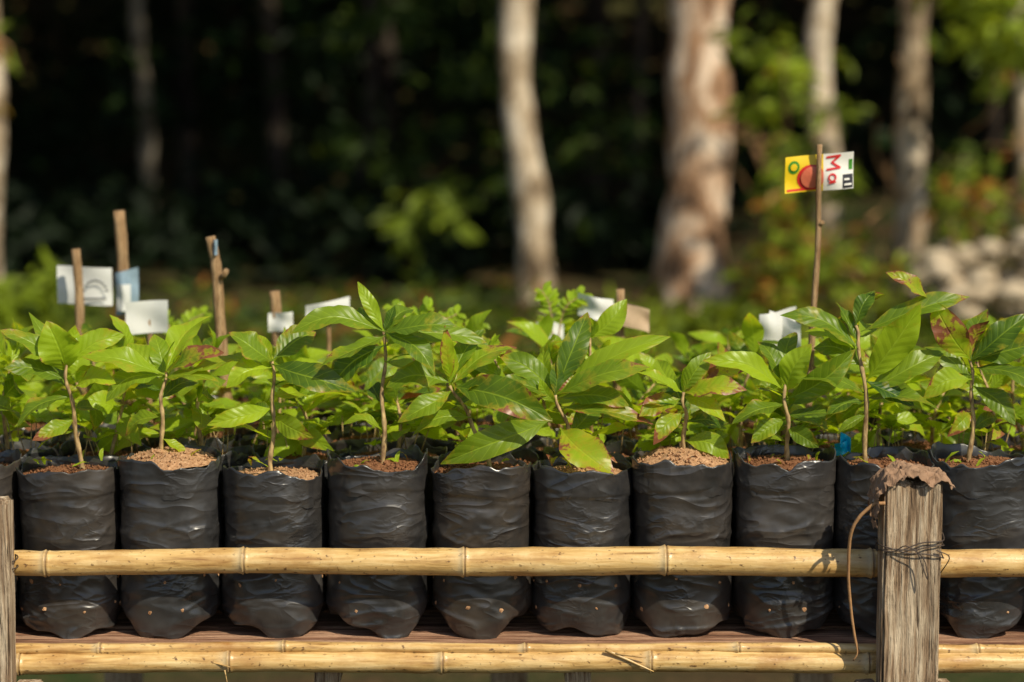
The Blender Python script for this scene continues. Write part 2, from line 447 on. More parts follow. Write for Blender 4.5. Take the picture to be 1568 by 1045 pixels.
def holes(surf, seed, parent):
    g = np.random.default_rng(seed + 99)
    mb = MB()
    for tt, off in ((0.335, 0.0), (0.165, 0.35)):
        for a in np.arange(-1.35, 1.4, 0.66):
            if g.random() < .25: continue
            th = 1.5 * math.pi + a + off + g.uniform(-0.14, 0.14); t = tt + g.uniform(-0.03, 0.03)
            def P(th, t):
                x, y, z, r = surf(np.array([[th]]), np.array([[t]])); return np.array([x[0, 0], y[0, 0], z[0, 0]])
            c = P(th, t); e1 = P(th + 0.03, t) - c; e2 = P(th, t + 0.01) - c
            e1 /= np.linalg.norm(e1); e2 = e2 - e1 * np.dot(e1, e2); e2 /= np.linalg.norm(e2)
            n = np.cross(e1, e2); n *= np.sign(np.dot(n, [c[0], c[1], 0]))
            rr = g.uniform(0.0018, 0.0040)
            k = 9; an = np.arange(k) * 2 * math.pi / k
            rj = rr * g.uniform(0.6, 1.2, k)
            ring = c + n * 0.0007 + (rj * np.cos(an))[:, None] * e1 + (rj * np.sin(an))[:, None] * e2
            V = np.vstack([ring, [c + n * 0.0022]])
            mb.add(V, [(j, (j + 1) % k, k) for j in range(k)])
    return mb.obj('drain_holes', M['soil_l'], parent)

# ------------------------------------------------------------------ front row of seedlings
# stem: ruler points ; leaves: (baseX,baseH, tipX,tipH, width, facing, dy, yellow, dry)
plants = {
 102: dict(stem=[(120, -30), (113, 50), (104, 110), (100, 150)], lv=[
   (100, 130, 78, 214, 58, .75, -.03, .95, .1), (102, 145, 188, 188, 34, .45, .02, .9, .1), (100, 140, 8, 205, 32, .35, .0, .5, .2),
   (102, 120, 15, 150, 34, .3, -.03, .3, .1), (106, 105, 182, 122, 38, .4, -.04, 1, .1), (108, 95, 35, 58, 36, .5, -.04, .3, .1),
   (112, 60, 55, 38, 24, .5, -.03, .6, .5), (100, 150, 140, 196, 26, .5, .03, .6, .0), (101, 140, 40, 222, 26, .4, .04, .5, 0)]),
 258: dict(stem=[(248, -5), (246, 70), (252, 132)], lv=[
   (252, 130, 132, 165, 42, .35, -.02, .8, .2), (252, 128, 165, 100, 40, .4, -.05, .4, .1), (252, 132, 345, 168, 34, .4, -.02, .3, 1),
   (250, 120, 190, 172, 40, .5, .03, .8, .1), (252, 125, 338, 128, 36, .35, -.04, .5, .3), (252, 132, 310, 216, 46, .7, .07, .95, .2),
   (250, 125, 230, 186, 30, .4, .04, .6, .1)]),
 417: dict(stem=[(412, -20), (418, 70), (416, 150)], lv=[
   (416, 150, 285, 132, 44, .3, -.02, .7, .3), (416, 150, 352, 196, 52, .55, -.01, .45, .1), (416, 145, 545, 112, 48, .55, -.05, .1, .1),
   (418, 78, 322, 62, 28, .55, -.05, .95, .1), (418, 66, 482, 38, 32, .8, -.04, .7, .3), (416, 150, 480, 190, 42, .45, .03, .3, .2),
   (416, 140, 350, 120, 36, .4, -.05, 1, .1)]),
 577: dict(stem=[(587, -10), (586, 90), (590, 196)], lv=[
   (588, 196, 549, 272, 20, .65, .0, .95, .1), (590, 196, 448, 206, 40, .3, -.02, .5, .1), (590, 190, 492, 150, 40, .4, -.05, .45, .1),
   (590, 196, 700, 208, 38, .35, -.01, .3, .1), (590, 194, 668, 138, 40, .45, -.06, .25, .1), (590, 175, 505, 112, 42, .5, -.04, .08, .2),
   (590, 192, 745, 176, 34, .3, .02, .5, .1), (590, 196, 632, 226, 28, .4, .04, .3, .0), (590, 196, 530, 216, 30, .5, .04, .3, .1),
   (588, 150, 660, 96, 34, .4, .05, .8, .1)]),
 738: dict(stem=[(757, -25), (724, 50), (690, 112)], lv=[
   (690, 120, 683, 208, 22, .9, -.02, 1, .85), (690, 112, 845, 70, 52, .6, -.06, .22, .35), (690, 116, 592, 118, 42, .4, -.03, .4, .1),
   (692, 114, 790, 172, 48, .5, .02, .6, .45), (722, 62, 632, 38, 34, .5, -.04, .5, .1), (692, 105, 610, 62, 34, .5, -.02, .5, .2),
   (700, 100, 770, 130, 34, .4, -.02, .5, .7), (690, 118, 740, 196, 32, .4, .04, .3, .1)]),
 892: dict(stem=[(905, -5), (872, 40), (850, 98)], lv=[
   (858, 46, 936, -9, 60, .96, -.07, .9, .6), (846, 60, 676, 3, 44, .65, -.06, .45, .1), (850, 97, 1024, 192, 34, .4, -.01, .85, .2),
   (850, 97, 990, 150, 36, .5, -.04, .5, .45), (852, 100, 905, 222, 38, .7, .03, .15, .1), (850, 97, 765, 160, 38, .5, .0, .4, .1),
   (850, 92, 962, 86, 36, .4, -.04, .4, .2), (855, 80, 1000, 62, 30, .4, -.02, .3, .6), (850, 98, 835, 176, 28, .5, .05, .95, .1),
   (850, 95, 745, 108, 38, .4, -.03, .25, .1)]),
 1045: dict(stem=[(1048, -5), (1050, 60), (1045, 102)], lv=[
   (1045, 102, 975, 136, 32, .4, -.02, .9, .3), (1045, 100, 1140, 112, 34, .45, -.03, .95, .6), (1045, 96, 1108, 66, 30, .4, -.04, .9, .2),
   (1045, 92, 978, 74, 34, .5, -.04, .5, .6), (1045, 102, 1066, 146, 26, .5, .02, .95, .1), (1045, 98, 1155, 142, 34, .4, .03, .8, .7),
   (1048, 70, 1000, 30, 28, .6, -.03, .6, .6), (1045, 100, 1010, 146, 26, .5, .05, .8, .1)]),
 1203: dict(stem=[(1212, -5), (1206, 60), (1200, 122)], lv=[
   (1202, 104, 1080, 160, 34, .45, -.03, 1, .1), (1203, 98, 1238, 178, 42, .85, -.04, .95, .1), (1205, 92, 1305, 172, 40, .6, -.02, .35, .1),
   (1202, 84, 1118, 62, 34, .5, -.05, .3, .1), (1205, 66, 1290, 78, 34, .45, -.04, .2, .1), (1200, 115, 1165, 178, 30, .5, .03, .3, .1),
   (1206, 48, 1252, 22, 26, .6, -.04, .3, .1), (1205, 60, 1150, 28, 26, .6, -.03, .5, .2), (1200, 120, 1225, 192, 28, .4, .05, .4, .1)]),
 1355: dict(stem=[(1330, -15), (1326, 80), (1316, 170), (1310, 205)], lv=[
   (1326, 118, 1402, 242, 56, .85, -.04, .85, .1), (1318, 195, 1482, 252, 34, .5, -.01, .35, .3), (1420, 246, 1356, 292, 24, .5, -.01, .8, .6),
   (1316, 168, 1196, 226, 36, .4, -.01, .3, .1), (1314, 180, 1282, 238, 28, .5, .02, .2, .1), (1326, 104, 1450, 168, 40, .5, .0, .5, .1),
   (1326, 92, 1428, 92, 36, .45, -.05, .35, .1), (1326, 88, 1262, 66, 32, .5, -.04, .2, .1), (1326, 100, 1222, 128, 36, .5, -.03, .35, .1),
   (1310, 205, 1340, 258, 28, .5, .02, .15, .1), (1322, 140, 1250, 170, 36, .5, .03, .4, .1)]),
 1505: dict(stem=[(1487, 0), (1491, 90), (1488, 152)], lv=[
   (1488, 150, 1426, 244, 46, .85, -.02, 1, .8), (1488, 152, 1572, 226, 40, .45, -.01, .15, .1), (1490, 150, 1592, 178, 42, .5, -.02, .15, .1),
   (1489, 140, 1590, 112, 40, .5, -.05, .2, .1), (1489, 122, 1412, 100, 34, .45, -.04, .85, .3), (1490, 112, 1548, 60, 32, .5, -.04, .3, .1),
   (1488, 110, 1420, 168, 34, .5, .02, .4, .1), (1488, 152, 1520, 228, 30, .5, .04, .3, .2), (1490, 70, 1450, 40, 26, .6, -.03, .6, .8)]),
}
light_soil = {258, 417, 892, 1045}
dzs = [0, -.007, .005, -.011, .006, -.003, -.008, .005, .009, .004, .008, 0]
for i, cx in enumerate([-54, 102, 258, 417, 577, 738, 892, 1045, 1203, 1355, 1507, 1662]):
    key = 1505 if cx == 1507 else cx
    X0 = cx / 1000 - 0.784
    e = empty('potted_seedling', (X0, 0, 0.801))
    me, surf = bag_mesh(11 + i * 7)
    zs = (BH + dzs[i]) / BH
    b1 = obj_from(me, 'bag', e); b2 = holes(surf, i, e)
    dome, lvl = (0.018, -0.007) if key in (258, 1045) else (0.008, -0.016)
    b3 = obj_from(soil_mesh(i, M['soil_l'] if key in light_soil else M['soil'], dome, lvl=lvl), 'soil', e)
    for b in (b1, b2, b3): b.scale = (1, 1, zs)
    g = np.random.default_rng(200 + i)
    mb = MB()
    org = np.array([X0, 0, 0.801])
    if key in plants:
        d = plants[key]
        st = [bench(a, b) for a, b in d['stem']]
    else:
        d = dict(lv=[]); st = [bench(cx, -15), bench(cx + 8, 80), bench(cx - 3, 165)]
    st[0][2] = 1.035
    path = smooth_path(st, 18)
    path[:, 1] += 0.006 * np.sin(np.linspace(0, 5, 18) + i)
    path[:, 0] += 0.0022 * np.sin(np.linspace(0, 13, 18) + i)
    rad = np.linspace(0.0042, 0.0022, 18) * (1 + 0.18 * np.sin(np.arange(18) * 2.3))
    tube(mb, path - org, rad, 8, mi=1)
    for j, (bx, bh, tx, thh, w, fc, dy, yl, dr) in enumerate(d['lv']):
        B = bench(bx, bh, g.uniform(-0.004, 0.004)) - org; T = bench(tx, thh, dy + g.uniform(-0.02, 0.02)) - org
        N = np.array([g.uniform(-.4, .4), -fc - .05, 1 - fc + 0.05])
        leaf(mb, B, T, w * 1.08 / 1000, N, g.uniform(0.03, 0.15), g.uniform(0.08, 0.36), 0.2, (yl, dr * 0.9, g.random()), 11, 21, j + i * 13)
    auto_leaves(mb, path - org, 6 if key in plants else 12, 0.082, g, (7, 13), key in plants, 0.35, (.0, 1), .2)
    for q in range(6):
        a = g.uniform(0, 6.28); rr = g.uniform(0.02, 0.058)
        B = np.array([rr * math.cos(a), rr * math.sin(a), BH - 0.010 + dome * .5])
        leaf(mb, B, B + np.array([g.uniform(-.025, .025), g.uniform(-.02, .02), g.uniform(0.002, 0.022)]), 0.006, (0, -.3, 1), 0.1, 0.2, 0.2, (0.9, g.choice([0, 1.0]), 0.5), 5, 7, q)
    mb.obj('seedling', [M['leaf'], M['stem']], e)

# ------------------------------------------------------------------ rows behind (shared variants)
vb = [bag_mesh(300 + q, 48, 40)[0] for q in range(3)]
vs = [soil_mesh(300 + q, M['soil']) for q in range(2)]
vp = []
for q in range(9):
    g = np.random.default_rng(600 + q)
    h = [0.15, 0.20, 0.11, 0.19, 0.14, 0.17, 0.10, 0.16, 0.12][q]
    path = smooth_path([(0, 0, BH - .03), (g.uniform(-.03, .03), g.uniform(-.02, .02), BH + h * .5), (g.uniform(-.04, .04), g.uniform(-.03, .03), BH + h)], 14)
    mb = MB(); tube(mb, path, np.linspace(.0038, .002, 14), 6, mi=1)
    auto_leaves(mb, path, 9, 0.095, g, (7, 11), False, 0.5, (0.15, 1.0), 0.12)
    auto_leaves(mb, path, 9, 0.08, g, (5, 9), False, 0.15, (0.6, 1.0), 0.05)
    for s in range(9):      # low sprouts around the stem
        a = g.uniform(0, 6.28); rr = g.uniform(.02, .06); b0 = np.array([rr * math.cos(a), rr * math.sin(a), BH - .015])
        hh = g.uniform(.02, .08); b1 = b0 + np.array([g.uniform(-.02, .02), g.uniform(-.02, .02), hh])
        tube(mb, [b0, (b0 + b1) / 2, b1], .0009, 4, mi=1)
        for w in range(3):
            dd = np.array([g.normal(), g.normal(), .4]); dd *= g.uniform(.025, .055) / np.linalg.norm(dd)
            leaf(mb, b1, b1 + dd, .020, (0, -.4, 1), .1, .2, .15, (g.uniform(.7, 1), 0, .5), 5, 7, s * 3 + w)
    vp.append(mb.obj('seedling', [M['leaf'], M['stem']], mesh_only=True))
g = np.random.default_rng(42)
for row in range(1, 6):
    y = row * 0.158
    for c in range(12 + (row > 2)):
        x = -0.86 + c * 0.156 + (0.05 if row % 2 else 0) + g.uniform(-.008, .008) - (0.05 if row > 2 else 0)
        e = empty('potted_seedling', (x, y, 0.797))
        bb = obj_from(vb[g.integers(3)], 'bag', e, rotz=g.uniform(0, 6.28)); ss = obj_from(vs[g.integers(2)], 'soil', e)
        o = obj_from(vp[g.integers(9)], 'seedling', e, rotz=g.uniform(0, 6.28))
        bz = g.uniform(.88, .98); bb.scale = (.97, .97, bz); ss.scale = (.97, .97, bz)
        sc = [1, .98, .88, .80, .70, .60][row] * g.uniform(0.78, 1.14)
        o.scale = (1, 1, sc); o.location = (0, 0, (1 - sc) * (BH - .02) - (1 - bz) * BH * .7)
# feathery compound-leaved seedlings in the rows behind
def feathery(x, y, tops):
    e = empty('feathery_seedling', (x, y, 1.03)); mb = MB(); g = np.random.default_rng(int(abs(x) * 1000))
    for (dx, dy, dz) in tops:
        p = smooth_path([(0, 0, 0), (dx * .25, dy * .3, dz * .8), (dx, dy, dz)], 16)
        tube(mb, p, np.linspace(.002, .0008, 16), 5, mi=1)
        for i in range(7, 16):
            tn = p[i] - p[i - 1]; tn /= np.linalg.norm(tn); sd = np.cross(tn, (0, -.6, .8)); sd /= np.linalg.norm(sd)
            for s in (-1, 1):
                L = .020 * g.uniform(.8, 1.3); leaf(mb, p[i], p[i] + (sd * s + tn * .5) * L, .012, (0, -.5, .8), .05, .1, .1, (g.uniform(.6, 1), 0, .5), 5, 6, i)
    mb.obj('fronds', [M['leaf'], M['stem']], e)
feathery(-.165, .47, [(.07, 0, .205), (-.04, .02, .215), (.11, .03, .185), (.02, -.03, .22)])
feathery(.075, .60, [(.05, 0, .225), (-.02, .0, .23)])
feathery(-.62, .78, [(.05, 0, .17), (-.05, .0, .17)])

# ------------------------------------------------------------------ bamboo bench
bench_e = empty('nursery_bench', (0, 0, 0))
def bamboo(name, x0, x1, y, z, r, nodes, seed, amp=0.003, n=24, dz=0.0, flat=1.0, r1=None):
    xs = set(np.round(np.linspace(x0, x1, 160), 4))
    for nd in nodes:
        for q in (-.009, -.006, -.004, -.002, -.001, 0, .001, .002, .004, .006, .009): xs.add(round(nd + q, 4))
    xs = np.array(sorted(a for a in xs if x0 <= a <= x1))
    V = []; T = []
    r1 = r if r1 is None else r1
    for x in xs:
        rr = r + (r1 - r) * (x - x0) / (x1 - x0); dk = 0; lt = 0
        for nd in nodes:
            d = x - nd
            rr += 0.0028 * math.exp(-(d / 0.0045) ** 2) - 0.0028 * math.exp(-((d - .0012) / 0.0012) ** 2)
            dk = max(dk, math.exp(-((d - .001) / 0.0016) ** 2)); lt = max(lt, 0.55 * math.exp(-((d + .006) / 0.005) ** 2))
        rr *= 1 + 0.04 * math.sin(x * 5 + seed)
        cy = y + amp * math.sin(x * 3.1 + seed); cz = z + amp * math.sin(x * 2.3 + seed * 2) + dz * (x - x0) / (x1 - x0)
        for i, nd in enumerate(nodes): cz += (.0016 if i % 2 else -.0016) * max(0, 1 - abs(x - nd) / .16)
        a = np.arange(n) * 2 * math.pi / n
        V.append(np.stack([np.full(n, x), cy + rr * np.cos(a), cz + rr * flat * np.sin(a)], 1)); T += [[0.5, dk * .8, lt]] * n
    V = np.array(V).reshape(-1, 3)
    V[:, 1:] += 0.0018 * np.stack([fbm(V * 30, seed, 3), fbm(V * 30, seed + 2, 3)], 1)
    m = len(xs)
    F = [(i * n + j, i * n + (j + 1) % n, (i + 1) * n + (j + 1) % n, (i + 1) * n + j) for i in range(m - 1) for j in range(n)]
    F += [tuple(range(n)), tuple((m - 1) * n + j for j in range(n - 1, -1, -1))]
    mb = MB(); mb.add(V, F, None, np.array(T))
    return mb.obj(name, M['bamboo'], bench_e)
YR = -0.103
bamboo('upper_rail', -0.95, 1.05, YR, 0.925, 0.0190, [-.70, -.403, -.072, .231, .541, .86], 1, 0.002, r1=.0222)
bamboo('lower_rail_top', -0.95, 1.05, -0.121, 0.7965, 0.0100, [-.62, -.343, .02, .34, .70], 4, 0.0015, flat=0.85, r1=.0085)
bamboo('lower_rail', -0.95, 1.05, -0.126, 0.7765, 0.0160, [-.74, -.425, -.105, .208, .535, .84], 7, 0.0015)
bamboo('rear_rail', -0.95, 1.05, 0.93, 0.925, 0.02, [-.6, -.2, .2, .6], 9, 0.002)

def board(mb, x0, x1, y0, y1, z0, z1, seed, nx=40, amp=0.002, n2=4):
    cx, cy, cz = (x0 + x1) / 2, (y0 + y1) / 2, (z0 + z1) / 2
    bm = bmesh.new(); bmesh.ops.create_cube(bm, size=1)
    L = [x1 - x0, y1 - y0, z1 - z0]
    for v in bm.verts: v.co = Vector((cx + v.co.x * L[0], cy + v.co.y * L[1], cz + v.co.z * L[2]))
    bmesh.ops.bevel(bm, geom=bm.edges[:], offset=min(L) * 0.07, segments=2, affect='EDGES')
    ax = int(np.argmax(L)); lo = [x0, y0, z0][ax]; hi = [x1, y1, z1][ax]
    nrm = Vector((0, 0, 0)); nrm[ax] = 1
    for s in np.linspace(lo, hi, nx + 2)[1:-1]:
        pt = Vector((cx, cy, cz)); pt[ax] = s
        bmesh.ops.bisect_plane(bm, geom=bm.verts[:] + bm.edges[:] + bm.faces[:], plane_co=pt, plane_no=nrm)
    for a2 in range(3):
        if a2 == ax: continue
        nn = Vector((0, 0, 0)); nn[a2] = 1
        for s in np.linspace(-.5, .5, n2 + 2)[1:-1]:
            pt = Vector((cx, cy, cz)); pt[a2] += s * L[a2]
            bmesh.ops.bisect_plane(bm, geom=bm.verts[:] + bm.edges[:] + bm.faces[:], plane_co=pt, plane_no=nn)
    V = np.array([v.co[:] for v in bm.verts]); bm.verts.index_update()
    F = [[v.index for v in f.verts] for f in bm.faces]; bm.free()
    q = V.copy(); q[:, ax] *= 0.15
    V = V + amp * np.stack([fbm(q * 45 + seed, seed + k, 3) for k in range(3)], 1)
    mb.add(V, F)
mb = MB()
y = -0.106; s = 0
while y < 0.90:
    w = 0.095; board(mb, -0.95, 1.05, y, y + w, 0.782 + (s % 2) * .001, 0.800, s * 3, 30, 0.0015, 1); y += w + 0.012; s += 1
mb.obj('tabletop_boards', M['plank'], bench_e, smooth=False)
mb = MB()
for x in (-0.80, -0.28, 0.10, 0.60, 0.98):
    board(mb, x - .02, x + .02, -0.10, 0.95, 0.735, 0.778, int(x * 50) + 90, 12, 0.002, 1)
mb.obj('cross_beams', M['post'], bench_e, smooth=False)
def post(name, x0, x1, y0, y1, top, seed):
    mb = MB(); board(mb, 0, x1 - x0, 0, y1 - y0, 0, top, seed, 90, 0.0040, 8)
    V = mb.v[0]
    gr = fbm(np.stack([V[:, 0] * 110, V[:, 1] * 110, V[:, 2] * 5], 1), seed + 11, 2)
    V[:, 1] += np.where(V[:, 1] < .5 * (y1 - y0), 1, -1) * .0022 * np.clip(gr, -1, .6) * -1
    up = V[:, 2] > top - 0.03
    V[up, 2] += 0.012 * fbm(V[up] * 90, seed, 2)
    o = mb.obj(name, M['post'], bench_e, smooth=False); o.location = (x0, y0, 0); return o
post('front_right_post', 0.543, 0.629, -0.200, -0.146, 1.064, 5)
post('front_left_post', -0.835, -0.739, -0.200, -0.146, 1.036, 15)
post('rear_right_post', 0.56, 0.63, 0.955, 1.01, 0.98, 25)
post('rear_middle_post', -0.04, 0.03, 0.955, 1.01, 0.78, 45)
post('rear_left_post', -0.80, -0.73, 0.955, 1.01, 0.98, 35)
mb = MB(); board(mb, 0.512, 0.541, -0.185, -0.145, 0.60, 0.757, 77, 10, 0.002, 2); board(mb, 0.631, 0.650, -0.185, -0.15, 0.60, 0.760, 79, 10, 0.002, 2)
board(mb, -0.738, -0.70, -0.185, -0.148, 0.62, 0.758, 78, 10, 0.002, 2)
mb.obj('side_blocks', M['post'], bench_e, smooth=False)
mb = MB()
for q, (zz, tl) in enumerate([(0.968, .004), (0.962, -.010), (0.972, .012)]):
    P = []
    for a in np.linspace(0, 2 * math.pi, 41):
        c, s_ = math.cos(a), math.sin(a); p = 6
        rr = (abs(c) ** p + abs(s_) ** p) ** (-1 / p)
        P.append([0.586 + 0.0475 * rr * c, -0.173 + 0.033 * rr * s_, zz + tl * c + 0.002 * math.sin(5 * a + q)])
    tube(mb, P, 0.0010, 6, cap=False)
tube(mb, smooth_path([(0.56, -.209, .966), (0.575, -.219, .975), (.60, -.216, .955), (.606, -.218, .925), (.598, -.216, .945), (.59, -.210, .968)], 24), 0.0009, 6)
tube(mb, smooth_path([(0.62, -.206, .966), (0.64, -.20, .955), (.637, -.17, .93), (.625, -.14, .90)], 16), 0.0009, 6)
mb.obj('tie_wire', M['wire'], bench_e)
mb = MB()
for q, zz in enumerate((0.935, 0.925)):
    P = [[-0.787 + 0.052 * math.cos(a), -0.150 + 0.060 * math.sin(a), zz + .006 * math.cos(a + q)] for a in np.linspace(0, 2 * math.pi, 30)]
    tube(mb, P, 0.0011, 6, cap=False)
mb.obj('tie_wire_left', M['wire'], bench_e)
mb = MB()
for a, b, r in (((.14, -.140, .800), (.212, -.146, .768), .0034), ((.155, -.142, .795), (.20, -.149, .790), .0025), ((-.46, -.138, .783), (-.42, -.147, .775), .002), ((-.43, -.144, .77), (-.425, -.146, .745), .0012)):
    tube(mb, smooth_path([a, b], 8), np.linspace(r, r * .3, 8), 5)
mb.obj('rail_splinters', M['bamboo'], bench_e)

# dry vine
mb = MB()
tube(mb, smooth_path([(.545, -.2, 1.035), (.525, -.197, 1.03), (.499, -.19, .995), (.497, -.17, .93), (.503, -.16, .87), (.511, -.158, .82), (.517, -.156, .80)], 40), np.linspace(.0030, .0018, 40), 7, jitter=.0006)
tube(mb, smooth_path([(.511, -.158, .82), (.514, -.16, .80), (.508, -.158, .788)], 8), .0011, 5)
mb.obj('dry_vine', M['vine'])
# husk draped on top of the post
nx, ny = 64, 46
U, W = np.meshgrid(np.linspace(0, 1, nx), np.linspace(0, 1, ny), indexing='ij')
x = 0.508 + U * 0.136; yy = -0.212 + W * 0.085
edge = fbm(np.stack([U * 6, W * 6, U * 0], -1), 4, 3)
zz = 1.075 + 0.012 * fbm(np.stack([U * 7, W * 7, U * 0 + 2], -1), 8, 3) + 0.004 * np.sin(U * 14)
zz = zz + 0.008 * np.exp(-((U - .5) / .2) ** 2)
hang = np.clip((0.28 - U) / 0.28, 0, 1)
zz = zz - 0.076 * hang ** 1.0 * (0.5 + 0.6 * (1 - np.abs(W - .4))); x = x + 0.022 * hang ** 2 + .006 * edge
hr = np.clip((U - 0.9) / 0.1, 0, 1); zz = zz - 0.022 * hr
hf = np.clip((0.16 - W) / 0.16, 0, 1); zz = zz - (0.008 + .012 * edge) * hf; yy = yy + 0.003 * edge
V = np.stack([x, yy, zz], -1).reshape(-1, 3)
V += 0.0070 * np.stack([fbm(V * 110, k + 3, 3) for k in range(3)], 1)
F = []
for i in range(nx - 1):
    for j in range(ny - 1):
        if edge[i, j] + 0.55 < 0.5 * (max(abs(U[i, j] - .5), abs(W[i, j] - .5)) > .46) + (U[i, j] < .22) * .28: continue
        F.append((i * ny + j, (i + 1) * ny + j, (i + 1) * ny + j + 1, i * ny + j + 1))
mb = MB(); mb.add(V, F); mb.obj('dry_husk', M['burlap'], smooth=False)

# ------------------------------------------------------------------ label stakes
def sheet(mb, x0, x1, z0, z1, y, mi, skew=0.0, curl=0.006, n=12, seed=0, dy=0.0):
    u, v = np.meshgrid(np.linspace(0, 1, n), np.linspace(0, 1, n), indexing='ij')
    X = x0 + (x1 - x0) * u; Z = z0 + (z1 - z0) * v + skew * (u - .5)
    Y = y + curl * np.sin(u * 5 + seed) + dy * (u - .5) + 0.25 * curl * np.sin(v * 6 + seed * 2 + u * 4)
    V = np.stack([X, Y, Z], -1).reshape(-1, 3)
    F = [(i * n + j, (i + 1) * n + j, (i + 1) * n + j + 1, i * n + j + 1) for i in range(n - 1) for j in range(n - 1)]
    mb.add(V, F, None, None, mi)
def stick(mb, pts, r0, r1, mi=0, seed=1):
    p = smooth_path(pts, 20)
    p[:, 0] += 0.0015 * np.sin(np.linspace(0, 9, 20) + seed)
    tube(mb, p, np.linspace(r0, r1, 20) * (1 + .06 * np.sin(np.arange(20) * 1.9 + seed)), 9, True, None, mi)
def stake(name, f, mats):
    e = empty(name); mb = MB(); f(mb); mb.obj('stake_and_label', mats, e); return e
def f1(mb):
    stick(mb, [(-.795, .77, .95), (-.803, .77, 1.32)], .009, .0085)
    sheet(mb, -.849, -.745, 1.212, 1.283, .815, 1, -.004, .006, seed=1)
    for a in np.linspace(.3, 2.8, 9):
        c = (-.775 + .022 * math.cos(a), 1.232 + .026 * math.sin(a)); sheet(mb, c[0] - .003, c[0] + .003, c[1] - .002, c[1] + .002, .802, 2, curl=0)
    sheet(mb, -.80, -.755, 1.222, 1.226, .802, 2, curl=0)
stake('plant_label_stake', f1, [M['stick'], M['paper'], M['ink']])
def f2(mb):
    stick(mb, [(-.722, .85, .95), (-.735, .85, 1.385)], .012, .011)
    sheet(mb, -.742, -.700, 1.195, 1.275, .83, 1, .01, .01, seed=3); sheet(mb, -.738, -.712, 1.20, 1.25, .815, 2, .0, .006, seed=2)
stake('plant_label_stake', f2, [M['stick'], M['bluepl'], M['paper']])
def f3(mb):
    stick(mb, [(-.65, .61, .95), (-.646, .61, 1.232)], .006, .005); sheet(mb, -.686, -.611, 1.185, 1.243, .598, 1, .004, .006, seed=5)
stake('plant_label_stake', f3, [M['stick'], M['paper']])
def f4(mb):
    stick(mb, [(-.492, .5, .95), (-.508, .5, 1.25), (-.521, .5, 1.366)], .0105, .009)
    sheet(mb, -.516, -.508, 1.335, 1.362, .487, 1, 0, .004, seed=2)
    tube(mb, [(-.505, .495, 1.295), (-.497, .485, 1.30), (-.492, .48, 1.31)], .005, 6)
stake('plant_label_stake', f4, [M['stick'], M['bluepl']])
def f5(mb):
    stick(mb, [(-.426, .7, .95), (-.431, .7, 1.25)], .011, .010); sheet(mb, -.443, -.397, 1.178, 1.212, .685, 1, .004, .006, seed=1)
stake('plant_label_stake', f5, [M['stick'], M['paper']])
def f6(mb):
    stick(mb, [(-.335, .7, .95), (-.335, .7, 1.205)], .004, .004); sheet(mb, -.374, -.296, 1.194, 1.232, .69, 1, .014, .008, seed=2, dy=.03)
    sheet(mb, -.372, -.30, 1.202, 1.208, .680, 2, .014, .008, seed=2, dy=.03)
stake('plant_label_stake', f6, [M['stick'], M['paper'], M['bluepl']])
def f7(mb):
    stick(mb, [(.185, .6, .95), (.193, .6, 1.264)], .0085, .008); sheet(mb, .117, .180, 1.212, 1.252, .585, 1, -.012, .012, seed=2)
    sheet(mb, .186, .245, 1.195, 1.236, .588, 2, -.02, .01, seed=4, dy=.04)
stake('plant_label_stake', f7, [M['stick'], M['paper'], M['tanpaper']])
def f8(mb):
    stick(mb, [(.47, .45, .95), (.468, .45, 1.225)], .005, .005); sheet(mb, .421, .490, 1.185, 1.244, .437, 1, .008, .016, seed=3, dy=.04)
    sheet(mb, .44, .49, 1.19, 1.235, .425, 1, -.02, .01, seed=6, dy=-.03)
stake('plant_label_stake', f8, [M['stick'], M['paper']])
def f9(mb):
    stick(mb, [(.07, .75, .95), (.07, .75, 1.185)], .004, .004); sheet(mb, .045, .095, 1.15, 1.188, .74, 1, .0, .008, seed=3)
stake('plant_label_stake', f9, [M['stick'], M['paper']])
# seed packet on a tall peeled stick
e = empty('seed_packet_stake')
mb = MB(); stick(mb, [(.492, .3, .95), (.497, .3, 1.25), (.505, .3, 1.40), (.5035, .3, 1.534)], .0062, .0042, seed=4)
tube(mb, [(.506, .298, 1.402), (.511, .294, 1.408)], .004, 6)
mb.obj('stick', M['stick'], e)
mb = MB()
def pk(u, v, off=0.0):
    x = .449 + .112 * u; z = 1.4575 + .060 * v + .010 * (u - .5)
    y = .308 + .006 * math.sin(u * 6.0) + .003 * math.sin(v * 5 + u * 5)
    return np.array([x, y - off, z])
def patch(u0, u1, v0, v1, off, mi, shape='rect', n=10):
    if shape == 'rect':
        V = [pk(u0 + (u1 - u0) * i / (n - 1), v0 + (v1 - v0) * j / (n - 1), off) for i in range(n) for j in range(n)]
        F = [(i * n + j, (i + 1) * n + j, (i + 1) * n + j + 1, i * n + j + 1) for i in range(n - 1) for j in range(n - 1)]
    else:
        cu, cv, ru, rv = u0, u1, v0, v1; k = 20
        V = [pk(cu, cv, off)]; F = []
        for ring in (.33, .66, 1):
            V += [pk(min(.56, max(0.02, cu + ring * ru * math.cos(a))), min(.96, max(.04, cv + ring * rv * math.sin(a))), off) for a in np.arange(k) * 2 * math.pi / k]
        F += [(0, 1 + j, 1 + (j + 1) % k) for j in range(k)]
        for q in range(2):
            F += [(1 + q * k + j, 1 + (q + 1) * k + j, 1 + (q + 1) * k + (j + 1) % k, 1 + q * k + (j + 1) % k) for j in range(k)]
    mb.add(V, F, None, None, mi)
patch(0, .56, 0, 1, 0, 0); patch(.56, 1, 0, 1, 0, 1)
patch(.38, .38, .20, .36, .0008, 2, 'c'); patch(.40, .39, .165, .30, .003, 3, 'c'); patch(.13, .70, .085, .18, .0008, 4, 'c'); patch(.13, .70, .05, .10, .002, 0, 'c')
